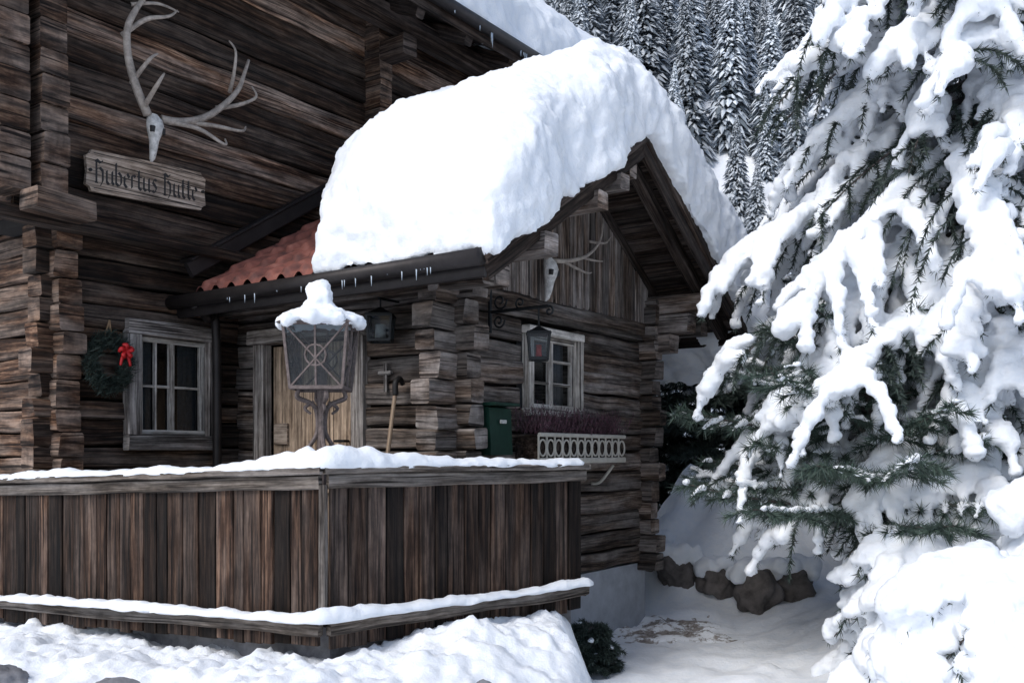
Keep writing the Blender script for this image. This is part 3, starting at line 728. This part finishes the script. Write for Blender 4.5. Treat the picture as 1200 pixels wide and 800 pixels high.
snow_strip('ledge_snow',led,.13,.04,tf,.9,step=.02,seed=4,hf=lambda p:.05*math.exp(-((p.x-K_.x-.1)/.2)**2))
mb=MB(); ins=[K_+Vector((.0,.1,0)),R_+Vector((-.08,.05,0)),RW+Vector((-.1,0,0)),H(0,.1,0),H(-.1,2.6,0),H(-1.9,2.6,0),H(-1.9,2.7,0)+Vector((-.6,.5,0)),LL+Vector((.1,.15,0))]
mb.prism([Vector((p.x,p.y,.74)) for p in ins],ZV*.06); mb.obj('terrace_deck',M_dark,tf)
mb=MB(); mb.prism([Vector((p.x,p.y+.08,-.3)) for p in ins],ZV*1.03); mb.obj('terrace_base',M_stone,tf)

# ================================================================= GROUND
def sst(a,b,x):
    t=min(1,max(0,(x-a)/(b-a))); return t*t*(3-2*t)
def gz(x,y):
    z=.05*N(x*.5,y*.5)+.02*N(x*2,y*2,4)
    if y>26:
        h=max(0,y-26); z+= .85*h*sst(0,10,h)+2.5*N(x*.03,y*.03)*sst(0,15,h)
    z+=1.5*math.exp(-(((x-2.9)/1.4)**2+((y-12.0)/.95)**2))*(1+.45*N(x*2.2,y*2.2,5))
    z+=.4*math.exp(-(((x-4.7)/1.3)**2+((y-9)/2.0)**2))
    z+=.5*sst(10.5,14,y)*sst(1.4,2.2,x)*(1-sst(22,28,y))
    z+=.25*sst(2.4,3.4,x)*(1-sst(9,11,y))*sst(2,5,y)
    if -1<x<5 and 5<y<14: z+=.06*N(x*3.5,y*3.5,9)+.035*N(x*8,y*8,2)
    return z
n=300; v=[];f=[]
def wp(t): return math.sinh(t*5.2)/math.sinh(5.2)
xs=[2+260*wp(-1+2*i/n) for i in range(n+1)]; ys=[9+260*wp(-1+2*i/n) for i in range(n+1)]
for yy in ys:
    for xx in xs: v.append((xx,yy,gz(xx,yy)))
for j in range(n):
    for i in range(n):
        a=j*(n+1)+i; f.append((a,a+1,a+n+2,a+n+1))
npmesh('snow_ground',v,f,M_snow)
v=[];f=[]; nx=280; ny=130
for j in range(ny+1):
    for i in range(nx+1):
        x=-6.5+7.35*i/nx; y=3.6+4.2*j/ny
        fy=5.8+(x+1.16)*.88 if x>-1.16 else 5.8-(x+1.16)*.504
        d=fy-y
        hgt=.60+.06*N(x*1.1,3)+.14*math.exp(-((x+.25)/.6)**2)
        prof=hgt*(1-sst(.5,2.6,d)) if d>0 else hgt*.95
        prof*= 1-sst(.35,.72,x-(.12)*N(y*2,1))
        bump=.09*N(x*2.2,y*2.2,1)+.06*N(x*6,y*6,2)+.04*N(x*14,y*14,3)+.02*N(x*30,y*30,3)
        v.append((x,y,prof+bump*(.3+prof)-.06))
for j in range(ny):
    for i in range(nx):
        a=j*(nx+1)+i; f.append((a,a+1,a+nx+2,a+nx+1))
npmesh('snow_bank',v,f,M_snow)
def rock(name,c,s,seed,mat=M_stone,snow=0):
    bm=bmesh.new(); bmesh.ops.create_icosphere(bm,subdivisions=4,radius=1)
    for q in bm.verts:
        p=q.co; k=1+.4*N(p.x*1.3+seed,p.y*1.3,p.z*1.3)+.16*N(p.x*3+seed,p.y*3,p.z*3)+.06*N(p.x*9,p.y*9+seed,p.z*9)
        q.co=Vector((p.x*s[0]*k,p.y*s[1]*k,p.z*s[2]*k))+Vector(c)
    me=bpy.data.meshes.new(name); bm.to_mesh(me); bm.free(); me.materials.append(mat)
    me.polygons.foreach_set('use_smooth',[True]*len(me.polygons))
    o=bpy.data.objects.new(name,me); sc.collection.objects.link(o)
    if snow:
        S_=[(c[0]+U(-1,1)*s[0],c[1]+U(-.5,.8)*s[1],c[2]+s[2]*U(.6,1.05),s[0]*U(.3,.5),s[1]*.45,.1) for k in range(24)]
        blobs('snow_cap',S_,M_snow,o,.03,2)
    return o
M_bould=plain('boulder',(.17,.15,.14),.95,0,.7,5,.9)
for i,(x,y,z,a,b,c_) in enumerate([(1.95,11.0,.45,.22,.18,.24),(2.35,10.8,.36,.2,.18,.2),(2.72,10.4,.30,.24,.18,.28),(3.15,10.6,.36,.26,.22,.24),(1.72,11.4,.6,.18,.2,.24)]):
    rock('boulder',(x,y,z),(a,b,c_),i*7.3,M_bould,1)
for i,(x,y,z,a,b,c_) in enumerate([(.42,5.35,.27,.15,.13,.15),(-.15,5.15,.47,.12,.1,.1),(-3.1,5.75,.44,.15,.1,.09),(-2.3,5.5,.45,.16,.1,.07)]):
    rock('boulder',(x,y,z),(a,b,c_),30+i*7.3,M_stone,0)
v=[];f=[]; nn=36
for j in range(nn+1):
    for i in range(nn+1):
        x=.95+1.35*i/nn; y=8.9+1.5*j/nn; ed=min(i,nn-i,j,nn-j)/6
        v.append((x,y,gz(x,y)+.012*min(1,ed)-.03*(1-min(1,ed))+.012*N(x*12,y*12)))
for j in range(nn):
    for i in range(nn):
        a=j*(nn+1)+i; f.append((a,a+1,a+nn+2,a+nn+1))
npmesh('gravel_path',v,f,M_gravel)

# ================================================================= CONIFERS
def conifer(name,base,h,r0,nbr,z0=.2,snow=.75,rs=.11,droop=.35,elev=(-.1,-.45),nl=.07,nw=.006,needmat=M_need,dens=1.0,lowcut=None,trunkr=.12,voxel=.035,tip=1.1,twl=.4,lift=0,zmax=1.0,disp=((.25,.06),(.07,.025)),curv=1.0,tw=1.0,tdr=.0,seed=1):
    random.seed(seed)
    e=empty(name); base=Vector(base); wood_=MB(); nv=[];S_=[]
    wood_.tube([base,base+ZV*h*.5,base+ZV*h],[trunkr,trunkr*.6,.01],10,sub=4)
    rnd_seed=R()*100
    for i in range(nbr):
        fz=((i+R())/nbr); z=z0+(h*zmax-z0)*fz**1.0
        L=r0*max(.08,(1-z/(h*tip)))*U(.7,1.15)
        if lowcut: L*=lowcut[1]+(1-lowcut[1])*min(1,max(0,(z-z0)/(lowcut[0]-z0)))
        az=i*2.39996+U(-.3,.3)
        e0=elev[1]+(elev[0]-elev[1])*(z/h)+U(-.12,.12)
        o=base+ZV*z; dh=Vector((math.cos(az),math.sin(az),0)); sd=Vector((-dh.y,dh.x,0))
        bend=U(-.25,.25); dp=droop*U(.7,1.35)
        def bp(t): return o+dh*(L*t*(1-.12*dp*t))+sd*(L*bend*t*t)+ZV*(L*(math.tan(e0)*t-dp*t*t+lift*t*t*t))
        K=7; wood_.tube([bp(k/K) for k in range(K+1)],[max(.004,.022*L/2*(1-.85*k/K))*1.2 for k in range(K+1)],5,sub=1)
        def stick(fn,Ln,nn):
            for _ in range(int(nn)):
                t=R()**.8; p=fn(t); d=(fn(min(1,t+.05))-fn(max(0,t-.05))).normalized()
                rv=Vector((U(-1,1),U(-1,1),U(-1,1))); dd=(d*.75*curv+rv*.75).normalized()
                s=dd.cross(Vector((U(-1,1),U(-1,1),U(-1,1)))).normalized()*nw
                nv.append((p-s)[:]);nv.append((p+s)[:]);nv.append((p+dd*nl*U(.6,1.2))[:])
        stick(bp,L,dens*L*90)
        cov=snow*(1 if N(az*3,z*2,rnd_seed)>-.35 else .35)
        t=.18
        while t<1.0:
            st=.05/L; t+=st
            g=N(t*L*2.2,i*7.7,rnd_seed)
            if g>.45-cov*1.0 and R()<.95:
                rr=rs*(.7+.9*max(0,N(t*L*2.6,i*3.3,5))+.25*R())*(1-.25*t)*min(1,.5+L)
                p=bp(min(t,1)); S_.append((p.x+U(-.02,.02),p.y+U(-.02,.02),p.z+rr*.45,rr*1.05,rr*1.05,rr*.8))
        t=.12; sgn=1
        while t<1.0:
            t+=U(.07,.11)/max(L,.6)/tw; sgn=-sgn
            if t>1: break
            tl=min(.75,twl*L*(1-.55*t))*U(.7,1.2); tl=max(tl,.12)
            p0=bp(t); dd=(dh*U(.45,.8)+sd*sgn*U(.5,1)).normalized(); td=U(.25,.8)*(dp+.25)+tdr*U(.5,1.4)
            def tp(s,p0=p0,dd=dd,tl=tl,td=td): return p0+dd*(tl*s*(1-.2*td*s))+ZV*(tl*(-.1*s-td*s*s+lift*s*s))
            stick(tp,tl,dens*tl*150)
            if N(t*L*1.5,i*5.1,rnd_seed+sgn*3)>.45-cov*.95:
                s=.15
                while s<1.05:
                    rr=rs*.68*(1-.45*s)*U(.75,1.25); q=tp(min(s,1)); S_.append((q.x,q.y,q.z+rr*.35,rr,rr,rr*.8)); s+=.045/tl
    wood_.obj('trunk_and_limbs',M_bark,e,True)
    nv=np.array(nv,dtype=np.float32); npmesh('needles',nv,np.arange(len(nv)).reshape(-1,3),needmat,e,False,np.random.rand(len(nv)//3))
    if S_: blobs('snow_load',S_,M_snow,e,voxel,1,disp)
    print(name,len(nv)//3,len(S_))
    return e
conifer('snowy_spruce',(3.95,8.0,0),10.5,2.6,165,z0=1.6,snow=.74,rs=.13,droop=.45,elev=(-.08,-.18),tip=1.6,dens=2.3,lowcut=(3.0,.5),trunkr=.13,voxel=.028,zmax=.75,tw=.85,twl=.42,tdr=.45,disp=((.2,.1),(.06,.05)),nw=.006,seed=11)
conifer('snowy_spruce',(6.2,11.5,0),12,2.7,110,z0=.5,snow=.8,rs=.18,droop=.4,elev=(-.15,-.3),tip=1.3,dens=.9,trunkr=.2,voxel=.05,zmax=.75,nw=.009,tw=.7,tdr=.4,seed=12)
conifer('evergreen_shrub',(2.8,13.6,.8),4.2,1.9,110,z0=.1,snow=.12,rs=.1,droop=.15,elev=(.2,0),tip=1.5,dens=2.6,nw=.014,nl=.12,seed=13)
conifer('evergreen_shrub',(4.4,12.6,.5),4.5,1.9,110,z0=.1,snow=.4,rs=.14,droop=.15,elev=(.2,0),tip=1.5,dens=2.2,nw=.014,nl=.12,voxel=.045,seed=14)
conifer('mountain_pine',(3.0,7.9,0),3.1,2.75,66,z0=1.2,snow=.46,rs=.055,droop=.1,elev=(.28,-.02),tip=1.35,dens=3.0,nl=.11,nw=.0045,needmat=M_pine,lift=.1,twl=.24,voxel=.02,disp=((.1,.04),(.04,.02)),zmax=.88,trunkr=.06,seed=15)
for i,(x,y,h,r) in enumerate(((2.8,5.3,1.3,1.05),(3.7,5.9,1.75,1.2),(3.45,7.4,1.9,1.2),(2.95,6.9,1.35,.8))):
    conifer('snow_covered_shrub',(x,y,-.1),h,r,62,z0=.15,snow=1.05,rs=.15 if i<3 else .12,droop=.55,elev=(.1,.1),tip=2.2,dens=1.3,voxel=.024,twl=.5,disp=((.25,.13),(.06,.05)),tdr=.2,seed=20+i)
conifer('fir_sapling',(.66,7.9,-.02),.4,.3,36,z0=.03,snow=0.1,rs=.05,droop=.1,elev=(.5,.2),tip=1.3,dens=5,nl=.05,nw=.005,needmat=M_need,trunkr=.02,seed=30)

# ================================================================= DISTANT FOREST
random.seed(99)
def fartree(name,h,r,nf,seed):
    rng=np.random.RandomState(seed); v=[];f=[];rn=[]
    for k in range(6):
        a=k*math.pi/3; v.append((.12*math.cos(a),.12*math.sin(a),0))
    v.append((0,0,h))
    for k in range(6): f.append((k,(k+1)%6,6)); rn.append(.1)
    for i in range(nf):
        z=h*(.04+.96*(i/nf)**.95); L=r*(1-z/h)**.85*rng.uniform(.35,1.2)+.08
        az=rng.uniform(0,6.283); c,s=math.cos(az),math.sin(az); w=L*rng.uniform(.06,.13)+.03; dr=L*rng.uniform(.1,.6)
        ts=rng.uniform(-.25,.25)*L; k0=rng.uniform(.15,.55)
        b=len(v)
        v+=[(c*L*k0,s*L*k0,z-dr*.1),(c*L*.75-s*(w+ts*.5),s*L*.75+c*(w+ts*.5),z-dr*.5),(c*L*.75+s*(w-ts*.5),s*L*.75-c*(w-ts*.5),z-dr*.55),(c*L*.75-s*ts*.5,s*L*.75+c*ts*.5,z-dr*.4+.06),(c*L-s*ts,s*L+c*ts,z-dr*1.1)]
        q=rng.uniform(0,1)
        for t in ((0,1,3),(0,3,2),(1,4,3),(3,4,2)): f.append(tuple(b+x for x in t)); rn.append(min(1,max(0,q*.95+.08+rng.uniform(-.25,.25))))
        if i%3==0:
            b=len(v); v+=[(c*.1,s*.1,z-.15),(c*L*.6-s*w*1.5,s*L*.6+c*w*1.5,z-dr*.8-.15),(c*L*.6+s*w*1.5,s*L*.6-c*w*1.5,z-dr*.8-.15)]; f.append((b,b+1,b+2)); rn.append(.0)
    me=bpy.data.meshes.new(name); me.from_pydata(v,[],f); me.materials.append(M_far)
    a=me.attributes.new('rnd','FLOAT','FACE'); a.data.foreach_set('value',np.array(rn,dtype=np.float32)); return me
vs=[fartree('far%d'%k,U(9,12),U(1.3,2.0),2600,k) for k in range(6)]
ff=empty('distant_conifer_forest')
cnt=0; y=25
while y<150:
    sp_=1.9+ (y-25)*.013
    x=y*-.12
    while x<y*.6:
        xx=x+U(-1,1);yy=y+U(-1,1)
        if R()<.92:
            o=bpy.data.objects.new('conifer',vs[int(R()*6)%6]); sc.collection.objects.link(o); o.parent=ff
            s=U(.45,1.05)*.85; o.scale=(s,s,s*U(.85,1.2)); o.rotation_euler=(U(-.05,.05),U(-.05,.05),U(0,6.28)); o.location=(xx,yy,gz(xx,yy)-.3); cnt+=1
        x+=sp_*U(.7,1.4)
    y+=sp_*1.05
print('forest',cnt)

# ================================================================= LIGHT / CAMERA
w=bpy.data.worlds.new('World'); sc.world=w; w.use_nodes=True; nt=w.node_tree; bg=nt.nodes['Background']
sky=nt.nodes.new('ShaderNodeTexSky'); sky.sky_type='NISHITA'; sky.sun_disc=False
el=math.radians(46); az=math.radians(220)
sky.sun_elevation=el; sky.sun_rotation=az; sky.air_density=1.0; sky.dust_density=1.8; sky.ozone_density=1.3
nt.links.new(sky.outputs[0],bg.inputs[0]); bg.inputs[1].default_value=.15
sd=bpy.data.lights.new('sun','SUN'); sd.energy=2.0; sd.angle=math.radians(28); sd.color=(1,.985,.965)
so=bpy.data.objects.new('sun',sd); sc.collection.objects.link(so)
dirv=Vector((math.sin(az)*math.cos(el),math.cos(az)*math.cos(el),math.sin(el)))
so.rotation_euler=(-dirv).to_track_quat('-Z','Y').to_euler()
cam=bpy.data.cameras.new('camera'); co=bpy.data.objects.new('camera',cam); sc.collection.objects.link(co)
co.location=(0,0,CZ); co.rotation_euler=(math.radians(90),0,0); cam.sensor_width=36; cam.lens=33; cam.shift_y=130/1200; cam.clip_end=2000
sc.camera=co
sc.view_settings.view_transform='Standard'; sc.view_settings.look='None'; sc.view_settings.exposure=0
